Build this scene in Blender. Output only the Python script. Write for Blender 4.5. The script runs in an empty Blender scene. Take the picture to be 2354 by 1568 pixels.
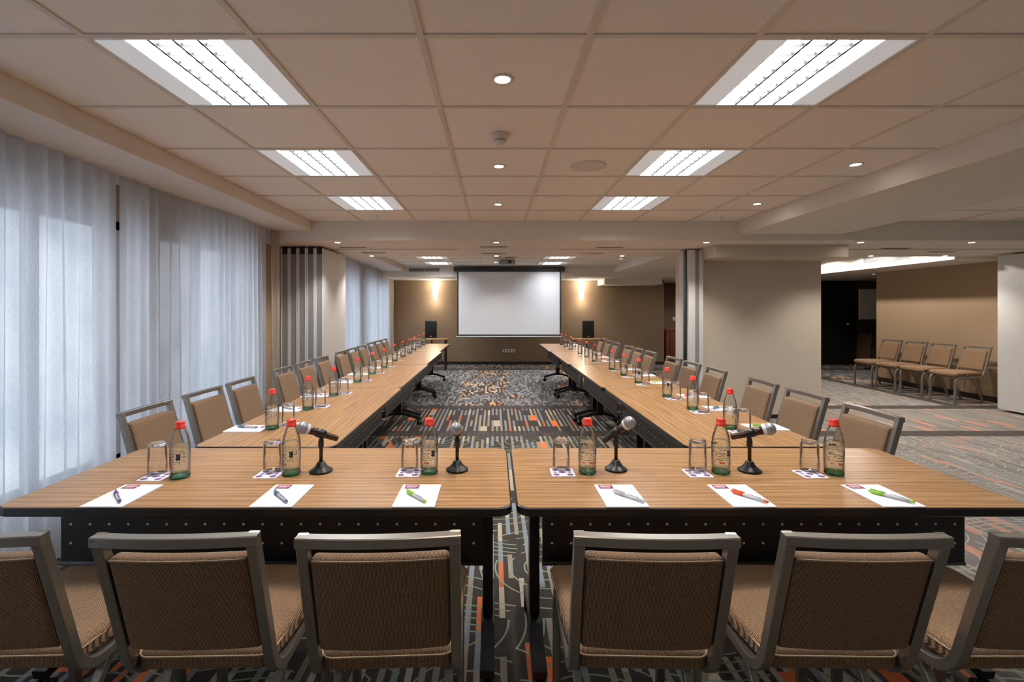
import bpy, bmesh, math, random
from mathutils import Vector, Matrix
R = random.Random(7)
PI = math.pi
C = bpy.context.scene.collection
CAMH = 1.395
CZ = 2.37        # tiled ceiling
TOP = 2.50

# ------------------------------------------------------------------ materials
def s2l(c):
    return tuple((v/255/12.92 if v/255 <= 0.04045 else ((v/255+0.055)/1.055)**2.4) for v in c)
class NT:
    def __init__(s, name):
        s.m = bpy.data.materials.new(name); s.m.use_nodes = True
        s.t = s.m.node_tree; s.t.nodes.clear()
        s.out = s.t.nodes.new('ShaderNodeOutputMaterial')
    def n(s, typ, **kw):
        nd = s.t.nodes.new(typ)
        for k, v in kw.items():
            setattr(nd, k, v)
        return nd
    def lk(s, a, b): s.t.links.new(a, b)
    def put(s, sock, v):
        if hasattr(v, 'is_linked') or isinstance(v, bpy.types.NodeSocket): s.lk(v, sock)
        else: sock.default_value = v
    def math(s, op, a, b=0.0, c=None):
        nd = s.n('ShaderNodeMath', operation=op)
        s.put(nd.inputs[0], a); s.put(nd.inputs[1], b)
        if c is not None: s.put(nd.inputs[2], c)
        return nd.outputs[0]
    def mixc(s, f, a, b):
        nd = s.n('ShaderNodeMix', data_type='RGBA')
        s.put(nd.inputs[0], f)
        for i, v in ((6, a), (7, b)):
            if isinstance(v, tuple) and len(v) == 3: v = v+(1,)
            s.put(nd.inputs[i], v)
        return nd.outputs[2]
    def ramp(s, f, pts, interp='LINEAR'):
        nd = s.n('ShaderNodeValToRGB'); cr = nd.color_ramp; cr.interpolation = interp
        while len(cr.elements) < len(pts): cr.elements.new(0.5)
        for e, (p, c) in zip(cr.elements, pts):
            e.position = p; e.color = c+(1,) if len(c) == 3 else c
        s.put(nd.inputs[0], f); return nd.outputs[0]
    def bsdf(s, col, rough=0.6, metal=0.0, **kw):
        b = s.n('ShaderNodeBsdfPrincipled')
        s.put(b.inputs['Base Color'], col+(1,) if isinstance(col, tuple) and len(col) == 3 else col)
        s.put(b.inputs['Roughness'], rough); s.put(b.inputs['Metallic'], metal)
        for k, v in kw.items(): s.put(b.inputs[k.replace('_', ' ')], v)
        return b
    def fin(s, sh): s.lk(sh, s.out.inputs[0]); return s.m
    def coord(s, which='Object'):
        return s.n('ShaderNodeTexCoord').outputs[which]
    def scaled(s, co, sc):
        mp = s.n('ShaderNodeMapping'); s.lk(co, mp.inputs[0]); mp.inputs['Scale'].default_value = sc
        return mp.outputs[0]
    def noise(s, co, scale, detail=2.0, rough=0.5):
        nd = s.n('ShaderNodeTexNoise'); s.lk(co, nd.inputs['Vector'])
        nd.inputs['Scale'].default_value = scale; nd.inputs['Detail'].default_value = detail
        nd.inputs['Roughness'].default_value = rough
        return nd.outputs['Fac']
    def bump(s, h, strength=0.3, dist=0.002):
        nd = s.n('ShaderNodeBump'); nd.inputs['Strength'].default_value = strength
        nd.inputs['Distance'].default_value = dist; s.lk(h, nd.inputs['Height']); return nd.outputs[0]

def plain(name, srgb, rough=0.5, metal=0.0, var=0.06, scale=8.0, **kw):
    t = NT(name); c = s2l(srgb)
    f = t.noise(t.coord(), scale, 3)
    col = t.mixc(f, tuple(v*(1-var) for v in c), tuple(min(1, v*(1+var)) for v in c))
    return t.fin(t.bsdf(col, rough, metal, **kw).outputs[0])
def emis(name, srgb, st):
    t = NT(name); e = t.n('ShaderNodeEmission'); e.inputs[0].default_value = s2l(srgb)+(1,); e.inputs[1].default_value = st
    return t.fin(e.outputs[0])

M = {}
M['metal'] = plain('satin_bronze_metal', (152, 146, 137), 0.36, 0.8, 0.05)
M['black'] = plain('black_powder_coat', (17, 17, 18), 0.35)
M['darkgrey'] = plain('dark_grey_metal', (62, 60, 58), 0.45)
M['caster'] = plain('black_rubber', (10, 10, 11), 0.4)
M['white'] = plain('white_paint', (214, 206, 196), 0.7)
M['panelwhite'] = plain('partition_white', (206, 206, 206), 0.55)
M['sofsoft'] = plain('plaster_soffit', (222, 215, 206), 0.85)
M['silver'] = plain('silver_profile', (222, 225, 230), 0.35, 0.15)
M['cap'] = plain('red_cap', (226, 52, 34), 0.35)
M['paper'] = plain('white_paper', (240, 241, 246), 0.6, var=0.02)
M['maroon'] = plain('maroon_print', (138, 34, 66), 0.6)
M['whiteprint'] = plain('white_print', (235, 225, 228), 0.6)
M['violet'] = plain('violet_print', (132, 88, 150), 0.6)
M['navy'] = plain('navy_print', (28, 38, 58), 0.5)
M['redprint'] = plain('red_print', (205, 70, 48), 0.5)
M['greyprint'] = plain('grey_print', (120, 126, 138), 0.5)
M['penwhite'] = plain('pen_barrel_white', (212, 214, 220), 0.3)
M['base'] = plain('baseboard_dark', (26, 20, 17), 0.5)
M['outlet'] = plain('white_plastic', (225, 224, 222), 0.4)
M['hole'] = plain('dark_socket', (22, 22, 24), 0.6)
M['blackdoor'] = plain('black_door', (7, 7, 8), 0.5)
M['cherry'] = plain('cherry_wood', (112, 44, 22), 0.4, var=0.2, scale=3)
M['brownlam'] = plain('brown_laminate', (84, 66, 48), 0.6)
M['screen'] = plain('screen_fabric', (222, 224, 230), 0.8, var=0.02)
M['screenblack'] = plain('screen_border', (34, 34, 36), 0.6)
M['grille'] = plain('mic_grille', (150, 152, 156), 0.4, 0.6, 0.25, 900)
M['micbody'] = plain('mic_body', (70, 56, 46), 0.28, 0.7)
M['speakerring'] = plain('grey_grille', (158, 146, 134), 0.7)
M['greycloth'] = plain('grey_sheet', (196, 198, 204), 0.5)
M['grey_profile'] = plain('partition_edge', (140, 139, 142), 0.5, 0.1)
M['spot'] = emis('spot_bulb', (255, 240, 222), 40)
M['sconceglow'] = emis('sconce_glow', (255, 238, 214), 10)
M['tube'] = emis('tube_glow', (250, 252, 255), 32.0)

def fabric():
    t = NT('woven_brown_fabric'); co = t.coord()
    w1 = t.n('ShaderNodeTexWave', wave_type='BANDS', bands_direction='X'); t.lk(co, w1.inputs[0]); w1.inputs['Scale'].default_value = 95; w1.inputs['Distortion'].default_value = 1.2
    w1.inputs['Detail Scale'].default_value = 3
    w2 = t.n('ShaderNodeTexWave', wave_type='BANDS', bands_direction='DIAGONAL'); t.lk(co, w2.inputs[0]); w2.inputs['Scale'].default_value = 100
    n = t.noise(co, 260, 2)
    n2 = t.noise(co, 900, 1)
    f = t.math('MULTIPLY_ADD', w1.outputs['Fac'], 0.35, t.math('MULTIPLY', n, 0.45))
    f = t.math('MULTIPLY_ADD', w2.outputs['Fac'], 0.15, f)
    f = t.math('MULTIPLY_ADD', n2, 0.2, f)
    col = t.ramp(f, [(0.30, s2l((36, 20, 10))), (0.50, s2l((94, 63, 38))), (0.70, s2l((172, 138, 104)))])
    b = t.bsdf(col, 0.9); b.inputs['Sheen Weight'].default_value = 0.05
    t.lk(t.bump(f, 0.5, 0.002), b.inputs['Normal'])
    return t.fin(b.outputs[0])
M['fabric'] = fabric()
M['piping'] = plain('tan_piping', (166, 140, 110), 0.8)

def wood():
    t = NT('oak_laminate'); co = t.coord()
    oi = t.n('ShaderNodeObjectInfo')
    cmb = t.n('ShaderNodeCombineXYZ'); t.lk(t.math('MULTIPLY', oi.outputs['Random'], 37.0), cmb.inputs[0]); t.lk(t.math('MULTIPLY', oi.outputs['Random'], 11.0), cmb.inputs[1])
    va = t.n('ShaderNodeVectorMath', operation='ADD'); t.lk(co, va.inputs[0]); t.lk(cmb.outputs[0], va.inputs[1]); co = va.outputs[0]
    big = t.noise(t.scaled(co, (1.2, 7, 1)), 2.2, 3)
    n1 = t.noise(t.scaled(co, (1.0, 26, 1)), 3.0, 4, 0.6)
    n2 = t.noise(t.scaled(co, (2.5, 110, 1)), 3.0, 3, 0.6)
    wv = t.n('ShaderNodeTexWave', wave_type='BANDS', bands_direction='Y'); t.lk(t.scaled(co, (0.35, 5, 1)), wv.inputs[0])
    wv.inputs['Scale'].default_value = 1.8; wv.inputs['Distortion'].default_value = 9; wv.inputs['Detail'].default_value = 3; wv.inputs['Detail Scale'].default_value = 1.2
    f = t.math('MULTIPLY_ADD', n1, 0.52, t.math('MULTIPLY', n2, 0.30))
    f = t.math('MULTIPLY_ADD', wv.outputs['Fac'], 0.16, f)
    f = t.math('MULTIPLY_ADD', big, 0.12, f)
    col = t.ramp(f, [(0.32, s2l((108, 72, 42))), (0.47, s2l((146, 104, 64))), (0.60, s2l((166, 124, 80))), (0.76, s2l((188, 148, 104)))])
    b = t.bsdf(col, 0.32); b.inputs['Specular IOR Level'].default_value = 0.3
    t.lk(t.bump(n2, 0.08, 0.001), b.inputs['Normal'])
    return t.fin(b.outputs[0])
M['wood'] = wood()

def perforated():
    t = NT('black_panel_with_dots'); co = t.coord()
    sp = t.n('ShaderNodeSeparateXYZ'); t.lk(co, sp.inputs[0])
    P = 0.0705
    def cell(v, off):
        a = t.math('ADD', v, off); a = t.math('DIVIDE', a, P); a = t.math('FRACT', a)
        a = t.math('SUBTRACT', a, 0.5); return t.math('MULTIPLY', a, P)
    x = cell(sp.outputs[0], 7.05); z = cell(sp.outputs[2], 0.004)
    d = t.math('SQRT', t.math('ADD', t.math('MULTIPLY', x, x), t.math('MULTIPLY', z, z)))
    dot = t.math('LESS_THAN', d, 0.0046)
    col = t.mixc(dot, s2l((14, 14, 15)), s2l((235, 232, 226)))
    return t.fin(t.bsdf(col, 0.45).outputs[0])
M['perf'] = perforated()

def wallpaper(name, a, b):
    t = NT(name); co = t.coord('Object')
    n = t.noise(t.scaled(co, (1, 1, 60)), 6, 3); m = t.noise(co, 1.5, 2)
    f = t.math('MULTIPLY_ADD', n, 0.6, t.math('MULTIPLY', m, 0.4))
    col = t.ramp(f, [(0.3, s2l(a)), (0.7, s2l(b))])
    bs = t.bsdf(col, 0.75); t.lk(t.bump(n, 0.15, 0.001), bs.inputs['Normal'])
    return t.fin(bs.outputs[0])
M['wall'] = wallpaper('brown_wallpaper', (158, 132, 103), (168, 142, 112))
M['wallcol'] = wallpaper('taupe_wallpaper', (192, 180, 163), (200, 188, 171))
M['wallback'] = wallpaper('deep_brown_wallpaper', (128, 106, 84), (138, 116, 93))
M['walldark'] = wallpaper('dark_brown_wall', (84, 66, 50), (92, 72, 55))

def tile():
    t = NT('mineral_tile'); co = t.coord()
    n = t.noise(co, 320, 2, 0.7)
    f = t.ramp(n, [(0.30, s2l((212, 202, 190))), (0.44, s2l((238, 230, 221))), (1.0, s2l((240, 234, 226)))])
    b = t.bsdf(f, 0.9); t.lk(t.bump(n, 0.15, 0.001), b.inputs['Normal'])
    return t.fin(b.outputs[0])
M['tile'] = tile()
M['tbar'] = plain('ceiling_grid_bar', (214, 204, 190), 0.6)

def perfwhite():
    t = NT('perforated_white_metal'); co = t.coord()
    v = t.n('ShaderNodeTexVoronoi'); v.inputs['Randomness'].default_value = 0.0; v.inputs['Scale'].default_value = 130; t.lk(co, v.inputs['Vector'])
    f = t.math('LESS_THAN', v.outputs['Distance'], 0.28)
    b = t.bsdf(t.mixc(f, s2l((222, 222, 222)), s2l((120, 120, 122))), 0.45)
    t.lk(t.mixc(f, s2l((235, 240, 245)), s2l((120, 122, 126))), b.inputs['Emission Color']); b.inputs['Emission Strength'].default_value = 0.22   # glow added to the sheet itself, standing for tube light through its holes
    return t.fin(b.outputs[0])
M['perfwhite'] = perfwhite()
M['blade'] = plain('louver_blade', (22, 22, 23), 0.6)
M['crossblade'] = plain('cross_blade', (92, 94, 96), 0.5)
M['louver'] = plain('louver_metal', (226, 230, 226), 0.25, 0.2)

def glass(name, tint, edge, gl=0.9):
    t = NT(name)
    lw = t.n('ShaderNodeLayerWeight'); lw.inputs['Blend'].default_value = 0.22
    e = t.math('POWER', lw.outputs['Facing'], 2.2)
    tr = t.n('ShaderNodeBsdfTransparent'); t.lk(t.mixc(e, tint, edge), tr.inputs[0])
    g = t.n('ShaderNodeBsdfGlossy'); g.inputs['Roughness'].default_value = 0.04; g.inputs['Color'].default_value = (1, 1, 1, 1)
    f = t.math('MULTIPLY', lw.outputs['Fresnel'], gl)
    mx = t.n('ShaderNodeMixShader'); t.lk(f, mx.inputs[0]); t.lk(tr.outputs[0], mx.inputs[1]); t.lk(g.outputs[0], mx.inputs[2])
    return t.fin(mx.outputs[0])
def glassy(name):
    t = NT(name); g = t.n('ShaderNodeBsdfGlass'); g.inputs['IOR'].default_value = 1.45; g.inputs['Roughness'].default_value = 0.02
    return t.fin(g.outputs[0])
M['glass'] = glass('clear_glass', (0.985, 0.985, 0.985), (0.88, 0.89, 0.90), 0.8)
M['thick'] = glassy('thick_glass')
M['bottle'] = glass('bottle_glass', (0.97, 0.985, 0.98), (0.42, 0.45, 0.45), 1.0)
M['bottlegreen'] = glass('green_glass_base', (0.40, 0.78, 0.58), (0.06, 0.34, 0.18), 1.2)
def water():
    t = NT('water'); g = t.n('ShaderNodeBsdfGlass'); g.inputs['IOR'].default_value = 1.33; g.inputs['Roughness'].default_value = 0.0
    g.inputs['Color'].default_value = (0.93, 0.96, 0.95, 1)
    tr = t.n('ShaderNodeBsdfTransparent'); tr.inputs[0].default_value = (0.93, 0.95, 0.95, 1)
    mx = t.n('ShaderNodeMixShader'); mx.inputs[0].default_value = 0.6
    t.lk(g.outputs[0], mx.inputs[1]); t.lk(tr.outputs[0], mx.inputs[2]); return t.fin(mx.outputs[0])
M['water'] = water()

def sheer(name, c1, c2, trans, see, rim=False):
    t = NT(name); co = t.coord()
    n = t.noise(t.scaled(co, (1, 220, 14)), 3, 3); n2 = t.noise(t.scaled(co, (1, 4, 0.6)), 3, 2)
    f = t.math('MULTIPLY_ADD', n, 0.6, t.math('MULTIPLY', n2, 0.4))
    col = t.ramp(f, [(0.3, s2l(c1)), (0.7, s2l(c2))])
    d = t.n('ShaderNodeBsdfDiffuse'); t.lk(col, d.inputs[0])
    tl = t.n('ShaderNodeBsdfTranslucent'); t.lk(col, tl.inputs[0])
    tp = t.n('ShaderNodeBsdfTransparent')
    m1 = t.n('ShaderNodeMixShader'); m1.inputs[0].default_value = trans; t.lk(d.outputs[0], m1.inputs[1]); t.lk(tl.outputs[0], m1.inputs[2])
    m2 = t.n('ShaderNodeMixShader'); m2.inputs[0].default_value = see; t.lk(m1.outputs[0], m2.inputs[1]); t.lk(tp.outputs[0], m2.inputs[2])
    return t.fin(m2.outputs[0])
M['sheer'] = sheer('sheer_white_voile', (192, 198, 208), (228, 233, 242), 0.42, 0.11)
M['drape'] = sheer('beige_drape', (168, 156, 140), (192, 180, 164), 0.2, 0.0)

def sky():
    t = NT('daylight'); co = t.coord()
    n = t.noise(co, 1.6, 4)
    e = t.n('ShaderNodeEmission'); t.lk(t.ramp(n, [(0.35, s2l((150, 172, 190))), (0.6, s2l((235, 244, 255)))]), e.inputs[0]); e.inputs[1].default_value = 2.7
    return t.fin(e.outputs[0])
M['sky'] = sky()

def carpet():
    t = NT('patterned_carpet')
    g = t.n('ShaderNodeNewGeometry'); sp = t.n('ShaderNodeSeparateXYZ'); t.lk(g.outputs['Position'], sp.inputs[0])
    u, v = sp.outputs[0], sp.outputs[1]
    pos = g.outputs['Position']
    def white(a, b, seed=0.0):
        cb = t.n('ShaderNodeCombineXYZ'); t.put(cb.inputs[0], a); t.put(cb.inputs[1], b); cb.inputs[2].default_value = seed
        w = t.n('ShaderNodeTexWhiteNoise', noise_dimensions='3D'); t.lk(cb.outputs[0], w.inputs[0]); return w.outputs['Value']
    def gt(a, b): return t.math('GREATER_THAN', a, b)
    def lt(a, b): return t.math('LESS_THAN', a, b)
    def mul(a, b): return t.math('MULTIPLY', a, b)
    def rng(a, lo, hi): return mul(gt(a, lo), lt(a, hi))
    W = 0.026
    ci = t.math('FLOOR', t.math('DIVIDE', u, W))
    # long bars with per-column offset in the front, regular rows in the middle strip
    front = lt(v, 5.25)
    mid = rng(v, 5.48, 6.70)
    L = t.math('MULTIPLY_ADD', front, -0.06, 0.30)
    off = mul(t.math('FLOOR', mul(white(ci, 1.0, 3.0), 3.0)), mul(front, 0.08))
    rj = t.math('FLOOR', t.math('DIVIDE', t.math('ADD', v, off), L))
    h = white(ci, rj, 1.0)
    hc = white(t.math('FLOOR', t.math('DIVIDE', u, W*3)), rj, 5.0)
    par = t.math('FRACT', t.math('DIVIDE', t.math('ADD', ci, 1000.0), 2.0))
    even = lt(par, 0.25)
    dk = s2l((46, 38, 32)); lt1 = s2l((142, 132, 116)); org = s2l((232, 112, 50)); gry = s2l((126, 130, 138)); bei = s2l((182, 168, 146))
    bars = t.ramp(h, [(0.0, dk), (0.16, lt1), (0.40, bei), (0.52, gry), (0.74, lt1), (0.84, s2l((192, 100, 56))), (0.90, dk)], 'CONSTANT')
    thin = t.mixc(even, bars, dk)
    wide = t.ramp(hc, [(0.0, org), (0.5, bei)], 'CONSTANT')
    thin = t.mixc(mul(rng(hc, 0.0, 1.0), lt(white(t.math('FLOOR', t.math('DIVIDE', u, W*3)), rj, 9.0), 0.10)), thin, wide)
    # green-grey lattices and arcs over the front carpet
    nz = t.noise(pos, 1.7, 1)
    lat = t.math('ABSOLUTE', t.math('SUBTRACT', t.math('FRACT', t.math('DIVIDE', t.math('ADD', v, mul(t.math('SINE', mul(u, 9.0)), 0.03)), 0.045)), 0.5))
    latm = mul(lt(lat, 0.10), gt(nz, 0.56))
    vor = t.n('ShaderNodeTexVoronoi'); vor.inputs['Scale'].default_value = 1.5; t.lk(pos, vor.inputs['Vector']); vor.voronoi_dimensions = '2D'
    rings = t.math('ABSOLUTE', t.math('SUBTRACT', t.math('FRACT', mul(vor.outputs['Distance'], 8.5)), 0.5))
    ringm = mul(lt(rings, 0.055), lt(nz, 0.52))
    side = t.math('SMOOTH_MIN', 1.0, t.math('MAXIMUM', 0.0, mul(t.math('SUBTRACT', u, 1.7), 2.0)), 0.1)
    grn = t.mixc(side, s2l((128, 150, 122)), s2l((180, 184, 178)))
    f1 = t.mixc(mul(t.math('MAXIMUM', latm, ringm), front), thin, grn)
    # grey-blue rear field with speckled lozenges
    ck = t.math('FLOOR', t.math('DIVIDE', u, 0.030)); cv = t.math('FLOOR', t.math('DIVIDE', v, 0.13))
    hh = white(ck, cv, 2.0)
    blu = t.ramp(hh, [(0.0, s2l((58, 56, 56))), (0.22, s2l((112, 114, 120))), (0.5, s2l((146, 144, 142))), (0.8, s2l((84, 78, 72)))], 'CONSTANT')
    spk = t.ramp(hh, [(0.0, s2l((56, 44, 36))), (0.34, s2l((208, 170, 128))), (0.52, s2l((196, 184, 164))), (0.68, s2l((56, 44, 36))), (0.93, s2l((204, 116, 66)))], 'CONSTANT')
    nb = t.noise(t.scaled(pos, (1.5, 0.8, 1)), 1.9, 2)
    nbx = t.math('MULTIPLY_ADD', t.math('SINE', mul(t.math('ADD', u, 0.55), 3.6)), 0.11, nb)
    rear = t.mixc(gt(nbx, 0.585), blu, spk)
    col = t.mixc(gt(v, 6.82), f1, rear)
    # right-hand area: greyer
    col = t.mixc(mul(mul(side, 0.5), lt(v, 9.5)), col, s2l((166, 160, 152)))
    bandc = s2l((52, 45, 40))
    band = t.math('MAXIMUM', rng(v, 5.25, 5.48), rng(v, 6.70, 6.93))
    band = t.math('MAXIMUM', band, rng(v, 11.0, 11.25))
    band = t.math('MAXIMUM', band, mul(rng(u, 6.55, 6.78), gt(v, 6.93)))
    col = t.mixc(mul(band, 0.93), col, bandc)
    # far border
    pile = t.noise(pos, 420, 2)
    col = t.mixc(mul(pile, 0.35), col, s2l((30, 26, 24)))
    b = t.bsdf(col, 0.95); t.lk(t.bump(pile, 0.5, 0.004), b.inputs['Normal'])
    return t.fin(b.outputs[0])
M['carpet'] = carpet()

# ------------------------------------------------------------------ mesh builder
class MB:
    def __init__(s): s.b = bmesh.new()
    def _new(s, verts, faces, mi=0, smooth=False):
        vs = [s.b.verts.new(v) for v in verts]
        for f in faces:
            try:
                fc = s.b.faces.new([vs[i] for i in f]); fc.material_index = mi; fc.smooth = smooth
            except ValueError: pass
        return vs
    def box(s, x0, x1, y0, y1, z0, z1, mi=0, mat=None):
        v = [(x, y, z) for z in (z0, z1) for y in (y0, y1) for x in (x0, x1)]
        if mat: v = [mat @ Vector(p) for p in v]
        s._new(v, [(0, 2, 3, 1), (4, 5, 7, 6), (0, 1, 5, 4), (2, 6, 7, 3), (0, 4, 6, 2), (1, 3, 7, 5)], mi)
        return s
    def rbox(s, x0, x1, y0, y1, z0, z1, r, mi=0, seg=3, cuts=0, deform=None):
        t = bmesh.new(); bmesh.ops.create_cube(t, size=1)
        for v in t.verts: v.co = Vector(((x0+x1)/2+v.co.x*(x1-x0), (y0+y1)/2+v.co.y*(y1-y0), (z0+z1)/2+v.co.z*(z1-z0)))
        bmesh.ops.bevel(t, geom=t.edges[:]+t.verts[:], offset=r, segments=seg, profile=0.5, affect='EDGES')
        if cuts:
            for ax in (0, 1, 2):
                lo, hi = [(x0, x1), (y0, y1), (z0, z1)][ax]
                if hi-lo < 0.12: continue
                for k in range(1, cuts+1):
                    p = [0, 0, 0]; p[ax] = lo+(hi-lo)*k/(cuts+1); nn = [0, 0, 0]; nn[ax] = 1
                    bmesh.ops.bisect_plane(t, geom=t.verts[:]+t.edges[:]+t.faces[:], plane_co=p, plane_no=nn)
        if deform:
            for v in t.verts: v.co = Vector(deform(v.co.x, v.co.y, v.co.z))
        t.verts.index_update()
        s._new([v.co.copy() for v in t.verts], [[v.index for v in f.verts] for f in t.faces], mi, True)
        t.free(); return s
    def lathe(s, prof, seg=24, mat=None, mi=0, smooth=True, c=(0, 0), caps=True):
        vs = []; n = len(prof)
        for (r, z) in prof:
            for k in range(seg):
                a = 2*PI*k/seg; p = Vector((c[0]+r*math.cos(a), c[1]+r*math.sin(a), z))
                vs.append(mat @ p if mat else p)
        fs = []
        for i in range(n-1):
            for k in range(seg):
                k2 = (k+1) % seg; fs.append((i*seg+k, i*seg+k2, (i+1)*seg+k2, (i+1)*seg+k))
        if caps and prof[0][0] > 1e-6: fs.append(tuple(range(seg))[::-1])
        if caps and prof[-1][0] > 1e-6: fs.append(tuple((n-1)*seg+k for k in range(seg)))
        s._new(vs, fs, mi, smooth); return s
    def cyl(s, p0, p1, r0, r1=None, seg=16, mi=0):
        p0, p1 = Vector(p0), Vector(p1); d = p1-p0; q = d.to_track_quat('Z', 'Y').to_matrix().to_4x4()
        m = Matrix.Translation(p0) @ q
        s.lathe([(r0, 0), (r1 if r1 is not None else r0, d.length)], seg, m, mi); return s
    def sweep(s, pts, w, h, up=(1, 0, 0), mi=0, round_=False, seg=8):
        """rectangular (w along `up`, h across) or round tube along pts"""
        pts = [Vector(p) for p in pts]; up = Vector(up); rings = []
        for i, p in enumerate(pts):
            d = (pts[min(i+1, len(pts)-1)]-pts[max(i-1, 0)]).normalized()
            a = up-up.dot(d)*d
            a.normalize(); b = d.cross(a)
            if round_: rings.append([p+a*(w/2*math.cos(2*PI*k/seg))+b*(w/2*math.sin(2*PI*k/seg)) for k in range(seg)])
            else:
                c = min(w, h)*0.09
                x, y = w/2, h/2
                rings.append([p+a*q[0]+b*q[1] for q in ((x, -y+c), (x, y-c), (x-c, y), (-x+c, y), (-x, y-c), (-x, -y+c), (-x+c, -y), (x-c, -y))])
        n = len(rings[0]); vs = [v for r in rings for v in r]; fs = []
        for i in range(len(rings)-1):
            for k in range(n): fs.append((i*n+k, i*n+(k+1) % n, (i+1)*n+(k+1) % n, (i+1)*n+k))
        fs.append(tuple(range(n))[::-1]); fs.append(tuple((len(rings)-1)*n+k for k in range(n)))
        s._new(vs, fs, mi, round_); return s
    def prism(s, outline, z0, z1, mi_top=0, mi_side=0, bull=0.0):
        n = len(outline)
        cx = sum(p[0] for p in outline)/n; cy = sum(p[1] for p in outline)/n
        lv = [(z1, bull*0.6), (z1-bull*0.5, 0.0), (z0+bull*0.5, 0.0), (z0, bull*0.6)] if bull else [(z1, 0), (z0, 0)]
        vs = []
        for z, ins in lv:
            for (x, y) in outline:
                dx, dy = x-cx, y-cy
                vs.append((x-math.copysign(ins, dx), y-math.copysign(ins, dy), z))
        k = len(lv)
        s._new(vs, [tuple(range(n))], mi_top)
        m = []
        for i in range(k-1):
            for j in range(n): m.append(((i)*n+j, (i+1)*n+j, (i+1)*n+(j+1) % n, i*n+(j+1) % n))
        m.append(tuple((k-1)*n+j for j in range(n))[::-1])
        s._new(vs, m, mi_side); return s
    def build(s, name, mats, parent=None, loc=None, fix=True):
        bmesh.ops.remove_doubles(s.b, verts=s.b.verts, dist=1e-6)
        if fix: bmesh.ops.recalc_face_normals(s.b, faces=s.b.faces)
        me = bpy.data.meshes.new(name); s.b.to_mesh(me); s.b.free()
        if not isinstance(mats, (list, tuple)): mats = [mats]
        for m in mats: me.materials.append(m)
        o = bpy.data.objects.new(name, me); C.objects.link(o)
        if parent: o.parent = parent
        if loc: o.location = loc
        return o

def thing(name, label=None, cat=None, loc=(0, 0, 0), rz=0.0, group=None):
    o = bpy.data.objects.new(name, None); C.objects.link(o); o.empty_display_size = 0.05
    o.location = loc; o.rotation_euler = (0, 0, rz); tag(o, label, cat, group); return o
def tag(o, label=None, cat=None, group=None):
    if label: o['label'] = label
    if cat: o['category'] = cat
    if group: o['group'] = group
    return o
def struct(o): o['kind'] = 'structure'; return o
def dup(root, loc, rz, label, group=None):
    def cp(o, par):
        c = o.copy(); C.objects.link(c)
        if par: c.parent = par
        for ch in kids.get(o.name, []): cp(ch, c)
        return c
    kids = {}
    def walk(o):
        kids[o.name] = list(o.children)
        for k in o.children: walk(k)
    walk(root)
    r = cp(root, None); r.location = loc; r.rotation_euler = (0, 0, rz); r['label'] = label
    if group: r['group'] = group
    return r
ORD = ['first', 'second', 'third', 'fourth', 'fifth', 'sixth', 'seventh', 'eighth', 'ninth', 'tenth', 'eleventh', 'twelfth']
class Proto:
    """first placement moves the prototype itself, later ones copy it"""
    def __init__(s, root): s.root = root; s.used = False
    def put(s, loc, rz, label, group):
        if not s.used:
            s.used = True; r = s.root; r.location = loc; r.rotation_euler = (0, 0, rz); r['label'] = label; r['group'] = group; return r
        return dup(s.root, loc, rz, label, group)

# ------------------------------------------------------------------ room
def sbox(name, mat, *boxes):
    m = MB()
    for b in boxes: m.box(*b)
    return struct(m.build(name, mat))
sbox('floor', M['carpet'], (-2.85, 11.0, -1.5, 14.0, -0.05, 0.0))

GX = [-2.06, -1.46, -0.86, -0.26, 0.34, 0.94, 1.54, 2.14, 2.74]
def ceiling(name, xlines, ylines, skip, xlim, ylim):
    m = MB()
    xs = [xlim[0]]+[x for x in xlines if xlim[0] < x < xlim[1]]+[xlim[1]]
    ys = [ylim[0]]+sorted(y for y in ylines if ylim[0] < y < ylim[1])+[ylim[1]]
    for i in range(len(xs)-1):
        for j in range(len(ys)-1):
            cx, cy = (xs[i]+xs[i+1])/2, (ys[j]+ys[j+1])/2
            if any(abs(cx-a) < 0.2 and abs(cy-b) < 0.2 for a, b in skip): continue
            m.box(xs[i]+0.005, xs[i+1]-0.005, ys[j]+0.005, ys[j+1]-0.005, CZ, CZ+0.015, 0)
    for x in xs[1:-1]: m.box(x-0.012, x+0.012, ylim[0], ylim[1], CZ-0.006, CZ+0.03, 1)
    for y in ys[1:-1]:
        for i in range(len(xs)-1): m.box(xs[i]+0.012, xs[i+1]-0.012, y-0.012, y+0.012, CZ-0.0055, CZ+0.03, 1)
    m.box(xlim[0], xlim[1], ylim[0], ylim[1], CZ+0.12, CZ+0.14, 1)
    return struct(m.build(name, [M['tile'], M['tbar']]))
YL = [1.70+0.6*k for k in range(-6, 6)]
YL2 = [10.4-0.6*k for k in range(0, 6)]
FIX = [(-1.16, 2.0), (1.24, 2.0), (-1.16, 3.2), (1.24, 3.2), (-1.16, 4.4), (1.24, 4.4)]
FIX3 = [(4.74, 2.0), (4.74, 3.8)]  # unseen fixtures added to brighten the right-hand bay
FIX2 = [(-1.16, 10.1), (1.24, 10.1), (-1.16, 8.9), (1.24, 8.9), (-1.16, 7.7), (1.24, 7.7)]
ceiling('ceiling', GX, YL, FIX, (-2.02, 2.70), (-1.5, 5.28))
ceiling('ceiling', [3.84+0.6*k for k in range(1, 12)], YL, FIX3, (3.83, 8.4), (-1.5, 5.28))
ceiling('ceiling', GX, YL2, FIX2, (-2.02, 2.70), (6.9, 10.8))
ceiling('ceiling', [3.84+0.6*k for k in range(1, 12)], YL2, [], (3.83, 6.65), (6.9, 10.8))
sbox('trim_1', M['sofsoft'], (-2.85, -2.02, -1.5, 5.28, 2.262, TOP))
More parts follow.
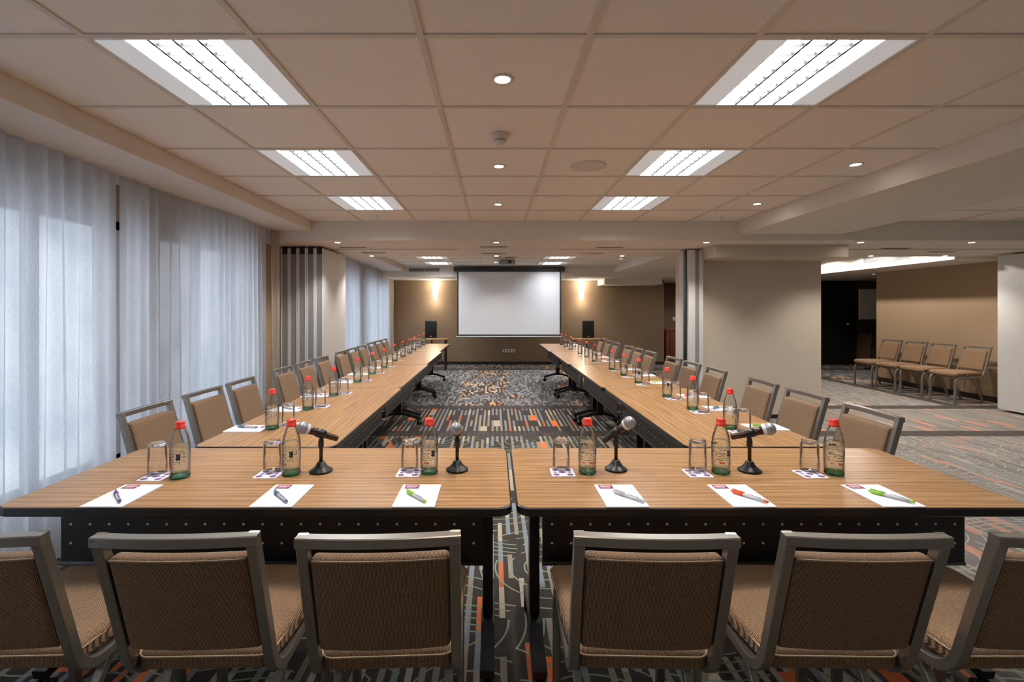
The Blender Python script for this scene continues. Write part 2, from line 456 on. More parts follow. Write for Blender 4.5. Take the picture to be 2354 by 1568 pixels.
sbox('trim_2', M['sofsoft'], (2.70, 3.83, -1.5, 5.28, 2.222, TOP))
cb = MB(); cb.box(-2.85, 8.4, 5.28, 6.9, 2.155, TOP)
struct(cb.build('trim_3', M['sofsoft']))
sbox('trim_4', M['wallcol'], (2.61, 4.17, 5.62, 6.12, 2.012, 2.156))
sbox('trim_5', M['sofsoft'], (-2.85, -2.02, 6.9, 10.8, 2.262, TOP))
sbox('trim_6', M['sofsoft'], (2.70, 3.83, 6.9, 10.8, 2.222, TOP))
sbox('trim_7', M['sofsoft'], (-2.85, 6.65, 10.8, 13.6, 2.125, TOP))
sbox('trim_8', M['sofsoft'], (2.62, 3.98, 11.3, 12.07, 1.985, 2.126))
sbox('trim_9', M['sofsoft'], (6.65, 11.0, 6.9, 13.6, 2.115, TOP))
# partition track in the beam soffit
sbox('trim_10', M['silver'], (-0.45, 0.82, 6.02, 6.06, 2.149, 2.156))
sbox('trim_11', M['darkgrey'], (-2.05, -0.45, 6.025, 6.045, 2.152, 2.156), (0.82, 6.95, 6.025, 6.045, 2.152, 2.156))
# walls
sbox('wall_back', M['wallback'], (-2.85, 4.3, 12.07, 12.2, 0, 2.2), (4.18, 4.3, 12.2, 13.4, 0, 2.2))
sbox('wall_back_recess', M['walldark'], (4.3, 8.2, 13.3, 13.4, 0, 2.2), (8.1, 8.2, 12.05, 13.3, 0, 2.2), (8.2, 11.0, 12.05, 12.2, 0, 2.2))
sbox('wall_right', M['wall'], (7.5, 7.62, 6.6, 9.37, 0, 2.2))
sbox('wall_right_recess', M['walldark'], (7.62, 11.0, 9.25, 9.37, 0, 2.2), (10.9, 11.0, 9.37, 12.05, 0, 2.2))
sbox('baseboard_back', M['base'], (-2.62, 4.3, 12.05, 12.07, 0, 0.075))
sbox('baseboard_right', M['base'], (7.48, 7.5, 6.6, 9.37, 0, 0.08))
# left window wall with openings
def window_wall(name, y0, y1, wins, x=-2.62):
    m = MB(); ys = [y0]+[v for w in wins for v in w]+[y1]
    for i in range(0, len(ys), 2): m.box(x-0.2, x, ys[i], ys[i+1], 0, 2.3)
    for a, b in wins:
        m.box(x-0.2, x, a, b, 0, 0.30); m.box(x-0.2, x, a, b, 2.02, 2.3)
    return struct(m.build(name, M['wall']))
W1 = [(-0.6, 1.9), (2.15, 3.45), (3.75, 4.95)]; W2 = [(7.1, 8.9), (9.3, 11.5)]
window_wall('wall_left', -1.5, 6.0, W1); window_wall('wall_left', 6.0, 12.1, W2, -2.66)
k = 1
for (a, b) in W1+W2:
    m = MB(); x = -2.72
    for (p, q, r, s_) in ((a, b, 0.30, 0.36), (a, b, 1.96, 2.02), (a, a+0.06, 0.30, 2.02), (b-0.06, b, 0.30, 2.02), ((a+b)/2-0.03, (a+b)/2+0.03, 0.30, 2.02)):
        m.box(x-0.03, x+0.03, p, q, r, s_)
    w = struct(m.build('window_%d' % k, M['panelwhite'])); k += 1
    g = MB(); g.box(x-0.004, x+0.004, a+0.05, b-0.05, 0.35, 1.97); g.build('pane', M['glass'], w)
struct(MB().box(-4.3, -4.25, -3.0, 13.5, -0.5, 4.0).build('trim_12', M['sky'])).name = 'sky_backdrop'
# column
sbox('wall_column', M['wallcol'], (2.625, 4.19, 6.12, 6.9, 0.0, 2.156))
sbox('baseboard_column', M['base'], (2.62, 4.2, 6.105, 6.12, 0, 0.05))
m = MB(); m.box(2.435, 2.52, 5.98, 6.28, 0.0, 2.14, 0); m.box(2.52, 2.575, 5.995, 6.25, 0.0, 2.14, 1); m.box(2.575, 2.624, 5.99, 6.25, 0, 2.14, 0)
jm = m.build('partition_jamb', [M['panelwhite'], M['grey_profile']]); tag(jm, 'pale grey vertical jamb of the folding partition on the column left edge', 'partition jamb')
sl = MB(); sl.box(2.418, 2.435, 6.03, 6.10, 0.02, 2.14); sl.build('rubber_seal', M['black'], jm)

# ------------------------------------------------------------------ folding partition stacks
def stack(x0, x1, name_label, side, ends=5):
    y0, y1 = 5.76, 6.58
    t = thing('folding_partition', name_label, 'partition', ((x0+x1)/2, (y0+y1)/2, 0))
    cx, cy = (x0+x1)/2, (y0+y1)/2
    w = (x1-x0)/ends
    for i in range(ends):
        a = x0+i*w-cx
        p = MB(); p.box(a+0.004, a+w-0.004, y0-cy+0.02, y1-cy, 0.03, 2.06 if i < ends-1 or side < 0 else 2.06)
        pn = p.build('panel', M['panelwhite'], t)
        for e0 in (a+0.002, a+w-0.018): MB().box(e0, e0+0.016, y0-cy, y0-cy+0.02, 0.03, 2.13).build('edge_profile', M['silver'], pn)
        g = MB(); g.box(a+0.018, a+w-0.018, y0-cy+0.006, y0-cy+0.02, 0.03, 2.06); g.build('edge_filler', M['grey_profile'], pn)
        b = MB(); b.box(a+0.018, a+w-0.018, y0-cy+0.008, y0-cy+0.05, 2.06, 2.15); b.build('roller_bracket', M['black'], pn)
    # outer skin facing the room
    q = MB()
    xx = (x1-cx-0.003, x1-cx+0.004) if side < 0 else (x0-cx-0.004, x0-cx+0.003)
    q.box(xx[0], xx[1], y0-cy, y1-cy+0.01, 0.03, 2.125); q.build('outer_panel', M['panelwhite'], t)
    return t
stack(-2.57, -2.05, 'stacked folding partition with silver edges beside the window curtains', -1)
stack(6.95, 7.48, 'white stacked folding partition at the right edge next to the spare chairs', 1)

# ------------------------------------------------------------------ curtains
def curtain(name, y0, y1, x0, x1, z0, z1, mat, label, seed, amp=0.032, period=0.112):
    rr = random.Random(seed); n = int((y1-y0)/0.0105); m = MB()
    ph = []; p = rr.random()*6
    for i in range(n+1):
        p += 2*PI*((y1-y0)/n)/(period*(0.72+0.55*rr.random())); ph.append(p)
    a2 = [rr.random()*6 for _ in range(4)]
    rows = 9; vs = []
    for j in range(rows):
        f = j/(rows-1); z = z0+(z1-z0)*f
        for i in range(n+1):
            g = i/n; y = y0+(y1-y0)*g
            am = amp*(0.5+0.5*math.sin(g*9+a2[0])**2)*(1.0-0.35*f)
            dx = am*math.sin(ph[i])+0.02*math.sin(g*7+a2[1])+0.006*math.sin(ph[i]*0.37+f*2)
            dy = 0.006*math.sin(ph[i]*0.5+f*3)
            vs.append((x0+(x1-x0)*g+dx, y+dy, z))
    fs = [(j*(n+1)+i, j*(n+1)+i+1, (j+1)*(n+1)+i+1, (j+1)*(n+1)+i) for j in range(rows-1) for i in range(n)]
    m._new(vs, fs, 0, True)
    o = m.build(name, mat, fix=False); tag(o, label, 'curtain')
    return o
curtain('sheer_curtain', -0.6, 3.05, -2.42, -2.42, 0.03, 2.262, M['sheer'], 'white sheer curtain nearest the camera, behind the left end of the head table', 1)
curtain('sheer_curtain', 3.10, 5.06, -2.42, -2.42, 0.03, 2.262, M['sheer'], 'white sheer curtain before the partition stack, behind the nearest window-side chairs', 2)
curtain('drape', 5.12, 5.25, -2.40, -2.38, 0.03, 2.262, M['drape'], 'beige drape gathered at the end of the near sheer curtains', 3, 0.02, 0.07)
curtain('drape', 3.03, 3.12, -2.535, -2.535, 0.03, 2.262, M['drape'], 'narrow grey drape edge in the gap between the two near sheers', 8, 0.008, 0.07)
curtain('sheer_curtain', 6.95, 9.2, -2.45, -2.49, 0.03, 2.262, M['sheer'], 'white sheer curtain just beyond the partition stack in the far room', 4)
curtain('sheer_curtain', 9.24, 11.6, -2.49, -2.53, 0.03, 2.262, M['sheer'], 'white sheer curtain closest to the far brown wall', 5)
curtain('drape', 11.6, 11.95, -2.50, -2.52, 0.03, 2.2, M['drape'], 'beige drape in the far left corner by the brown wall', 6, 0.02, 0.08)

# ------------------------------------------------------------------ ceiling fittings
def louver_light():
    t = thing('ceiling_light', 'x', 'ceiling light')
    a = 0.286
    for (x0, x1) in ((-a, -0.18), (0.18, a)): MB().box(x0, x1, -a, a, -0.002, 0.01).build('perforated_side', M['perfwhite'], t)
    m = MB()
    for (x0, x1, y0, y1) in ((-a, a, -a, -a+0.012), (-a, a, a-0.012, a)): m.box(x0, x1, y0, y1, -0.003, 0.01)
    m.box(-0.18, -0.176, -a, a, 0, 0.09); m.box(0.176, 0.18, -a, a, 0, 0.09)
    m.box(-0.18, 0.18, -a, -a+0.004, 0, 0.09); m.box(-0.18, 0.18, a-0.004, a, 0, 0.09)
    m.build('housing', M['louver'], t)
    m = MB()
    m.box(-0.174, 0.174, -a+0.015, a-0.015, 0.062, 0.068)
    m.build('diffuser', M['tube'], t)
    m = MB()
    for i in range(1, 4): m.box(-0.18+i*0.09-0.0042, -0.18+i*0.09+0.0042, -a+0.01, a-0.01, -0.003, 0.030)
    m.build('louver', M['blade'], t)
    m = MB()
    for j in range(1, 9):
        y = -a+j*2*a/9; m.box(-0.176, 0.176, y-0.0012, y+0.0012, 0.004, 0.016)
    m.build('cross_louver', M['crossblade'], t)
    return t
P = Proto(louver_light())
names = {(4.74, 2.0): 'added louvered light of the right-hand bay nearer the camera, outside the frame', (4.74, 3.8): 'added louvered light of the right-hand bay towards the beam, outside the frame',
         (-1.16, 2.0): 'nearest square louvered ceiling light on the window side', (1.24, 2.0): 'nearest square louvered ceiling light on the right side',
         (-1.16, 3.2): 'middle square louvered ceiling light of the window-side row', (1.24, 3.2): 'middle square louvered ceiling light of the right-hand row',
         (-1.16, 4.4): 'window-side louvered light next to the cross beam', (1.24, 4.4): 'right-hand louvered light next to the cross beam',
         (-1.16, 10.1): 'left louvered light right above the projection screen in the far room', (1.24, 10.1): 'right louvered light right above the projection screen in the far room',
         (-1.16, 8.9): 'left louvered light of the far room one row before the screen', (1.24, 8.9): 'right louvered light of the far room one row before the screen',
         (-1.16, 7.7): 'left louvered light just past the cross beam', (1.24, 7.7): 'right louvered light just past the cross beam'}
for (x, y) in FIX+FIX2+FIX3: P.put((x, y, CZ), 0, names[(x, y)], 'square louvered ceiling lights')

def add_lamp(kind, loc, energy, col, **kw):
    d = bpy.data.lights.new(kind.lower()+'_lamp', kind); d.energy = energy; d.color = col
    for k_, v_ in kw.items(): setattr(d, k_, v_)
    o = bpy.data.objects.new('lamp', d); C.objects.link(o); o.location = loc; return o
def downlight():
    t = thing('downlight', 'x', 'downlight')
    m = MB(); m.lathe([(0.030, -0.001), (0.033, -0.006), (0.044, -0.007), (0.048, -0.002), (0.048, 0.0), (0.030, 0.0)], 28); m.build('trim_ring', M['white'], t)
    m = MB(); m.lathe([(0.0, -0.003), (0.030, -0.003), (0.030, -0.001)], 24); m.build('bulb', M['spot'], t)
    return t
P = Proto(downlight())
DL = [(0.037, 2.02, CZ, 'round downlight in the central tile row nearest the camera'), (0.035, 3.25, CZ, 'round downlight beyond the smoke detector'),
      (0.04, 4.43, CZ, 'round central downlight close to the cross beam'), (2.43, 3.21, CZ, 'round downlight in the right outer tile row nearer the camera'),
      (2.43, 4.41, CZ, 'round downlight in the right outer tile row near the beam')]
for x, lb in ((-1.77, 'leftmost'), (0.03, 'central'), (2.41, 'right of centre'), (4.16, 'right of the column'), (5.42, 'rightmost')):
    DL.append((x, 5.42, 2.155, 'round downlight in the front row of the cross beam soffit, '+lb))
for x, lb in ((-1.73, 'by the window side'), (0.04, 'in the middle'), (1.82, 'left of the column'), (5.35, 'right of the column'), (6.4, 'by the right partition')):
    DL.append((x, 6.78, 2.155, 'round downlight in the rear row of the beam soffit, '+lb))
DL += [(6.3, 9.4, CZ, 'round downlight by the brightly lit bulkhead behind the column'), (6.3, 8.4, CZ, 'middle added round downlight washing the bulkhead above the spare chairs'), (6.3, 7.4, CZ, 'nearest added round downlight washing the bulkhead above the spare chairs'), (0.04, 0.8, CZ, 'round central downlight overhead, behind the front tile row'), (0.04, 9.9, CZ, 'round downlight between the far room panel lights'), (2.45, 9.2, CZ, 'round downlight in the far room outer right tile row'), (5.0, 12.4, 2.125, 'round downlight over the wooden sideboard recess') ,  # the two nearer bulkhead downlights are added, hidden by the beam, to brighten its face
       (7.75, 9.75, 2.115, 'round downlight past the corner by the black door'), (-1.5, 11.4, 2.125, 'round downlight over the left wall sconce'), (2.2, 11.4, 2.125, 'round downlight over the right wall sconce')]
for (x, y, z, lb) in DL:
    P.put((x, y, z), 0, lb, 'round recessed downlights')
    l = add_lamp('SPOT', (x, y, z-0.012), 40 if 6.2 < x < 6.35 and y > 7 else (48 if 5 < y < 7 else 30), (1, 0.91, 0.80), spot_size=math.radians(172 if 6.2 < x < 6.35 and y > 7 else 115), spot_blend=0.2 if 6.2 < x < 6.35 and y > 7 else 0.7, shadow_soft_size=0.03)
    l.name = 'downlight_lamp'
# smoke detector, speaker, sprinklers, vents
t = thing('smoke_detector', 'white round smoke detector between the two near central downlights', 'smoke detector', (0.034, 2.66, CZ))
MB().lathe([(0.0, -0.052), (0.028, -0.052), (0.034, -0.044), (0.03, -0.036), (0.042, -0.034), (0.046, -0.02), (0.05, -0.018), (0.052, 0)], 28).build('housing', M['white'], t)
MB().lathe([(0.031, -0.044), (0.0315, -0.036)], 28).build('sensor_slot', M['darkgrey'], t)
t = thing('ceiling_speaker', 'round grey ceiling speaker grille in the tile right of centre', 'speaker', (0.64, 3.25, CZ))
MB().lathe([(0.0, -0.006), (0.108, -0.006), (0.108, 0)], 36).build('grille', M['speakerring'], t)
MB().lathe([(0.108, -0.007), (0.122, -0.006), (0.125, 0), (0.108, 0)], 36).build('rim', M['white'], t)
def sprinkler():
    t = thing('sprinkler', 'x', 'sprinkler')
    MB().lathe([(0.03, 0), (0.03, -0.004), (0.012, -0.008), (0.007, -0.02), (0.007, -0.035), (0.0, -0.035)], 16).build('fitting', M['silver'], t)
    MB().lathe([(0.0, -0.044), (0.016, -0.044), (0.016, -0.041), (0, -0.041)], 16).build('deflector', M['silver'], t)
    m = MB(); m.cyl((0.008, 0, -0.03), (0.008, 0, -0.043), 0.0015, seg=6); m.cyl((-0.008, 0, -0.03), (-0.008, 0, -0.043), 0.0015, seg=6); m.build('arm', M['silver'], t)
    return t
P = Proto(sprinkler())
P.put((-1.22, 5.0, CZ), 0, 'small sprinkler head under the last tile row on the window side', 'ceiling sprinklers')
P.put((2.4, 5.05, CZ), 0, 'small sprinkler head under the last tile row on the right', 'ceiling sprinklers')
def slot_vent(w=0.36):
    t = thing('ceiling_vent', 'x', 'vent')
    m = MB(); m.box(-w/2, w/2, -0.045, 0.045, -0.004, 0); m.build('frame', M['white'], t)
    m = MB()
    for i in range(4): m.box(-w/2+0.02, w/2-0.02, -0.034+i*0.019, -0.024+i*0.019, -0.0055, -0.0035)
    m.build('slot', M['darkgrey'], t); return t
P = Proto(slot_vent())
for x, y, lb in ((-1.72, 5.85, 'left end front'), (0.0, 5.8, 'centre front'), (1.42, 5.85, 'right of centre front'), (-1.6, 6.4, 'left end rear'), (0.0, 6.5, 'centre rear'), (1.3, 6.45, 'right of centre rear'), (5.0, 5.95, 'right of the column front'), (5.9, 6.3, 'right of the column rear')):
    P.put((x, y, 2.155), 0, 'slim slotted air vent in the beam soffit, '+lb, 'soffit air vents')
t = thing('wall_vent', 'wide two-bay air grille on the bulkhead left of the screen', 'vent', (-1.57, 10.8, 2.285))
m = MB(); m.box(-0.36, 0.36, -0.012, 0, -0.045, 0.045); m.build('frame', M['white'], t)
for a in (-0.345, 0.01):
    m = MB()
    for i in range(6): m.box(a, a+0.335, -0.016, -0.011, -0.036+i*0.0125, -0.028+i*0.0125)
    m.build('slats', M['darkgrey'], t)
t = thing('air_unit', 'grey air grille on the lit bulkhead right of the column', 'vent', (6.65, 8.1, 2.27))
m = MB(); m.box(-0.012, 0, -0.5, 0.5, -0.06, 0.06); m.build('frame', M['grey_profile'], t)
m = MB()
for i in range(5): m.box(-0.016, -0.011, -0.47, 0.47, -0.045+i*0.02, -0.035+i*0.02)
m.build('slats', M['darkgrey'], t)

# projector and dome
t = thing('projector', 'small grey projector hanging from the ceiling before the screen', 'projector', (0.25, 9.0, 2.25))
MB().rbox(-0.15, 0.15, -0.12, 0.12, -0.02, 0.075, 0.012).build('body', M['grey_profile'], t)
MB().cyl((0.05, -0.118, 0.03), (0.05, -0.14, 0.03), 0.032, seg=20).build('lens', M['black'], t)
MB().cyl((0, 0, 0.07), (0, 0, 0.12), 0.02, seg=12).build('mount', M['silver'], t)
t = thing('dome_detector', 'white detector on the ceiling left of the projector', 'smoke detector', (0.06, 8.8, CZ))
MB().lathe([(0, -0.09), (0.05, -0.085), (0.075, -0.05), (0.08, -0.02), (0.05, 0.0)], 24).build('dome', M['white'], t)

# ------------------------------------------------------------------ screen, sconces, outlets
t = thing('projection_screen', 'pulled down white projection screen with dark casing on the far bulkhead', 'projection screen', (0.345, 10.70, 0))
MB().rbox(-1.24, 1.24, -0.05, 0.06, 2.245, 2.335, 0.012).build('casing', M['screenblack'], t)
s_ = MB().box(-1.165, 1.165, -0.001, 0.001, 0.80, 2.26).build('border', M['screenblack'], t)
MB().box(-1.13, 1.13, -0.003, -0.001, 0.83, 2.235).build('screen_surface', M['screen'], t)
MB().cyl((-1.18, 0, 0.785), (1.18, 0, 0.785), 0.014, seg=12).build('bottom_bar', M['silver'], t)
def sconce():
    t = thing('wall_sconce', 'x', 'wall lamp')
    m = MB()
    vs = []; n = 12
    for j, (w, z) in enumerate(((0.085, 0.19), (0.07, 0.02), (0.05, -0.12), (0.025, -0.19))):
        for i in range(n+1):
            a = PI*i/n; vs.append((w*math.cos(a), -w*1.1*math.sin(a), z))
    m._new(vs, [(j*(n+1)+i, j*(n+1)+i+1, (j+1)*(n+1)+i+1, (j+1)*(n+1)+i) for j in range(3) for i in range(n)], 0, True)
    m.build('shade', M['sconceglow'], t)
    MB().box(-0.03, 0.03, -0.012, 0, -0.1, 0.1).build('backplate', M['white'], t)
    return t
P = Proto(sconce())
P.put((-1.475, 12.07, 1.83), 0, 'glowing half-round wall lamp left of the projection screen', 'wall sconces')
P.put((2.21, 12.07, 1.83), 0, 'glowing half-round wall lamp right of the projection screen', 'wall sconces')
for x in (-1.475, 2.21):
    add_lamp('POINT', (x, 11.9, 2.06), 7, (1, 0.84, 0.62), shadow_soft_size=0.04).name = 'sconce_lamp'
    add_lamp('POINT', (x, 11.88, 1.6), 5, (1, 0.84, 0.62), shadow_soft_size=0.04).name = 'sconce_lamp'
def sockets(nm, n, loc, label, w=0.075, h=0.075):
    t = thing(nm, label, 'socket', loc)
    MB().rbox(-n*w/2-0.005, n*w/2+0.005, -0.012, 0.0, -h/2, h/2, 0.004).build('plate', M['outlet'], t)
    for i in range(n):
        MB().cyl((-n*w/2+w*(i+0.5), -0.011, 0), (-n*w/2+w*(i+0.5), -0.0135, 0), 0.02, seg=16).build('socket', M['hole'], t)
    return t
sockets('socket_plate', 4, (0.38, 12.068, 0.345), 'white four-gang socket plate low on the wall under the screen')
sockets('switch_plate', 4, (5.15, 13.298, 1.13), 'white switch plate on the recess wall above the wooden sideboard', 0.08, 0.09)

# ------------------------------------------------------------------ tables
TL, TW, TH = 1.752, 0.705, 0.72
def rrect(L, W, r, n=5):
    pts = []
    for cx, cy, a0 in ((L/2-r, W/2-r, 0), (-L/2+r, W/2-r, 90), (-L/2+r, -W/2+r, 180), (L/2-r, -W/2+r, 270)):
        for i in range(n+1):
            a = math.radians(a0+90*i/n); pts.append((cx+r*math.cos(a), cy+r*math.sin(a)))
    return pts
def table():
    t = thing('conference_table', 'x', 'table')
    MB().prism(rrect(TL, TW, 0.045), TH-0.032, TH, 0, 1, bull=0.008).build('tabletop', [M['wood'], M['black']], t)
    p = MB().box(-TL/2+0.10, TL/2-0.10, -TW/2+0.155, -TW/2+0.158, 0.45, TH-0.034).build('modesty_panel', M['perf'], t)
    MB().cyl((-TL/2+0.10, -TW/2+0.157, 0.45), (TL/2-0.10, -TW/2+0.157, 0.45), 0.009, seg=8).build('panel_rail', M['darkgrey'], p)
    MB().box(-TL/2+0.16, TL/2-0.16, 0.0, 0.045, TH-0.09, TH-0.034).build('crossbar', M['black'], t)
    for sx in (-1, 1):
        x = sx*(TL/2-0.085)
        m = MB(); m.box(x-0.02, x+0.02, -0.035, 0.035, 0.12, TH-0.034)
        m.box(x-0.03, x+0.03, -0.26, 0.26, TH-0.062, TH-0.034)
        m.build('leg', M['black'], t)
        m = MB(); m.sweep([(x, -0.265, 0.085), (x, -0.18, 0.105), (x, -0.08, 0.135), (x, 0, 0.145), (x, 0.08, 0.135), (x, 0.18, 0.105), (x, 0.265, 0.085)], 0.052, 0.035)
        f = m.build('foot', M['black'], t)
        for sy in (-1, 1):
            m = MB(); y = sy*0.25
            m.cyl((x-0.024, y, 0.03), (x-0.008, y, 0.03), 0.03, seg=18); m.cyl((x+0.008, y, 0.03), (x+0.024, y, 0.03), 0.03, seg=18)
            m.cyl((x-0.01, y, 0.03), (x+0.01, y, 0.03), 0.01, seg=8); m.cyl((x, y-sy*0.012, 0.03), (x, y-sy*0.012, 0.085), 0.009, seg=8)
            m.build('caster', M['caster'], f)
    return t
P = Proto(table())
YC = 1.623+TW/2
P.put((-0.824, YC, 0), 0, 'oak-topped head table at the front, left of the centre joint', 'folding conference tables')
P.put((0.966, YC, 0), 0, 'oak-topped head table at the front, right of the centre joint', 'folding conference tables')
SY = [2.345+1.758*i for i in range(4)]
LXo = [-1.133, -1.148, -1.172, -1.21]; RXo = [1.297, 1.283, 1.262, 1.24]
for i in range(4):
    P.put((LXo[i], SY[i]+TL/2, 0), PI/2, ORD[i]+' oak-topped table from the head table along the window side', 'folding conference tables')
for i in range(4):
    P.put((RXo[i], SY[i]+TL/2, 0), -PI/2, ORD[i]+' oak-topped table from the head table along the right side', 'folding conference tables')
def lx(y):  # centre line of the table row
    i = max(0, min(3, int((y-2.345)/1.758))); return LXo[i]
def rx(y):
    i = max(0, min(3, int((y-2.345)/1.758))); return RXo[i]

# ------------------------------------------------------------------ chairs
def arc(p0, p1, p2, n=6):
    p0, p1, p2 = Vector(p0), Vector(p1), Vector(p2)
    return [((1-t_)**2)*p0+2*t_*(1-t_)*p1+t_*t_*p2 for t_ in [i/n for i in range(n+1)]]
def chair():
    t = thing('banquet_chair', 'x', 'chair')
    hx = 0.188
    top = 0.835
    def backy(z):  # lean of the back
        return -0.345+0.115*(top-z)/(top-0.42)
    m = MB()
    for s in (-1, 1):
        x = s*hx
        pts = [(x, backy(top-0.0), top-0.001), (x, backy(0.62), 0.62), (x, backy(0.47), 0.47)]+arc((x, backy(0.47), 0.47), (x, backy(0.40)+0.004, 0.395), (x, -0.15, 0.39), 7)[1:]
        m.sweep(pts, 0.027, 0.03)
    bar = [(-hx-0.0135+2*(hx+0.0135)*i/10, backy(top-0.012)-0.012*(1-((i-5)/5)**2), top-0.012) for i in range(11)]
    m.sweep(bar, 0.026, 0.031, up=(0, 0, 1))
    m.build('back_frame', M['metal'], t)
    for s in (-1, 1):
        x = s*hx
        m = MB(); m.sweep([(x, -0.15, 0.39), (x, 0.0, 0.392), (x, 0.13, 0.395)], 0.027, 0.03); m.build('side_rail', M['metal'], t)
    for s in (-1, 1):
        x = s*hx
        m = MB(); m.sweep(arc((x, 0.13, 0.395), (x, 0.205, 0.395), (x, 0.212, 0.32), 7)+[(x, 0.222, 0.0)], 0.027, 0.03); m.build('leg', M['metal'], t)
        m = MB(); m.sweep([(x*0.86, 0.03, 0.385)]+arc((x*0.86, -0.04, 0.38), (x*0.86, -0.12, 0.34), (x*0.86, -0.17, 0.22), 6)+[(x*0.86, -0.255, 0.0)], 0.024, 0.026); m.build('leg', M['metal'], t)
    m = MB(); m.sweep([(-hx, 0.10, 0.372), (0, 0.10, 0.372), (hx, 0.10, 0.372)], 0.02, 0.02, up=(0, 0, 1)); m.sweep([(-hx, -0.12, 0.376), (0, -0.12, 0.376), (hx, -0.12, 0.376)], 0.02, 0.02, up=(0, 0, 1))
    m.build('stretcher', M['metal'], t)
    # seat
    def sd(x, y, z):
        f = (y+0.23)/0.46
        w = 1.0+0.10*min(1, max(0, f))           # wider at the front
        if y < -0.05: w *= 1-0.10*((-0.05-y)/0.18)**2
        if z > 0.45: z += 0.012*(1-(x/0.21)**2)*(1-((y)/0.24)**2)
        if y > 0.16: z -= 0.014*((y-0.16)/0.07)**2
        yy = y+0.012*(1-(x/0.2)**2)*(1 if y > 0 else 0)
        return (x*w, yy, z)
    m = MB(); m.rbox(-0.192, 0.192, -0.232, 0.225, 0.408, 0.468, 0.022, 0, 4, 8, sd); st = m.build('seat', M['fabric'], t)
    m = MB()
    ring = [sd(x, y, 0.452) for (x, y) in rrect(0.389, 0.46, 0.03, 3)]
    ring = [(p[0], p[1]-0.003, p[2]) for p in ring]+[ (sd(0.1995, 0.2, 0.452)[0], 0.197, 0.452)]
    m.sweep(ring[:-1]+[ring[0]], 0.006, 0.006, up=(0, 0, 1), round_=True, seg=6); m.build('piping', M['piping'], st)
    # backrest
    def bd(x, y, z):
        yy = backy(z)+y-0.012*(1-(x/0.19)**2)
        return (x, yy, z)
    m = MB(); m.rbox(-0.173, 0.173, -0.012, 0.034, 0.492, 0.777, 0.014, 0, 3, 8, bd); bk = m.build('backrest', M['fabric'], t)
    m = MB(); m.sweep([bd(-0.167+0.334*i/10, -0.010, 0.770) for i in range(11)], 0.006, 0.006, up=(0, 0, 1), round_=True, seg=6)
    m.build('piping', M['piping'], bk)
    return t
P = Proto(chair())
fr = [(-1.332, 0.03, 'first from the left, cut by the left edge'), (-0.797, 0.025, 'second from the left'), (-0.300, 0.045, 'third from the left, left of the table joint'),
      (0.412, -0.03, 'fourth from the left, right of the table joint'), (0.930, -0.02, 'fifth from the left'), (1.444, 0.0, 'last on the right, cut by the frame edge')]
for x, rz, lb in fr:
    P.put((x, 1.53, 0), rz, 'brown banquet chair at the front, '+lb, 'chairs at the head table')
LY = [2.76, 3.30, 3.80, 4.58, 5.09, 5.62, 6.36, 6.88, 7.40, 8.05, 8.51, 8.97]
RY = [2.67, 3.22, 3.75, 4.50, 5.04, 5.53, 6.30, 6.80, 7.29, 8.00, 8.50, 9.05]
for i, y in enumerate(LY):
    P.put((-1.665-0.02*(i//3), y, 0), -PI/2+R.uniform(-.03, .03), ORD[i]+' brown banquet chair from the head table along the window side', 'window-side chairs')
for i, y in enumerate(RY):
    P.put((1.765-0.015*(i//3), y, 0), PI/2+R.uniform(-.03, .03), ORD[i]+' brown banquet chair from the head table along the right side', 'right-side chairs')
for y, lb in ((8.75, 'farthest from the camera, by the dark doorway'), (8.25, 'second from the dark doorway'), (7.75, 'second nearest the white partition'), (7.21, 'nearest the white partition')):
    P.put((6.97, y, 0), PI/2+0.06, 'spare brown chair against the right wall, '+lb, 'spare chairs along the wall')

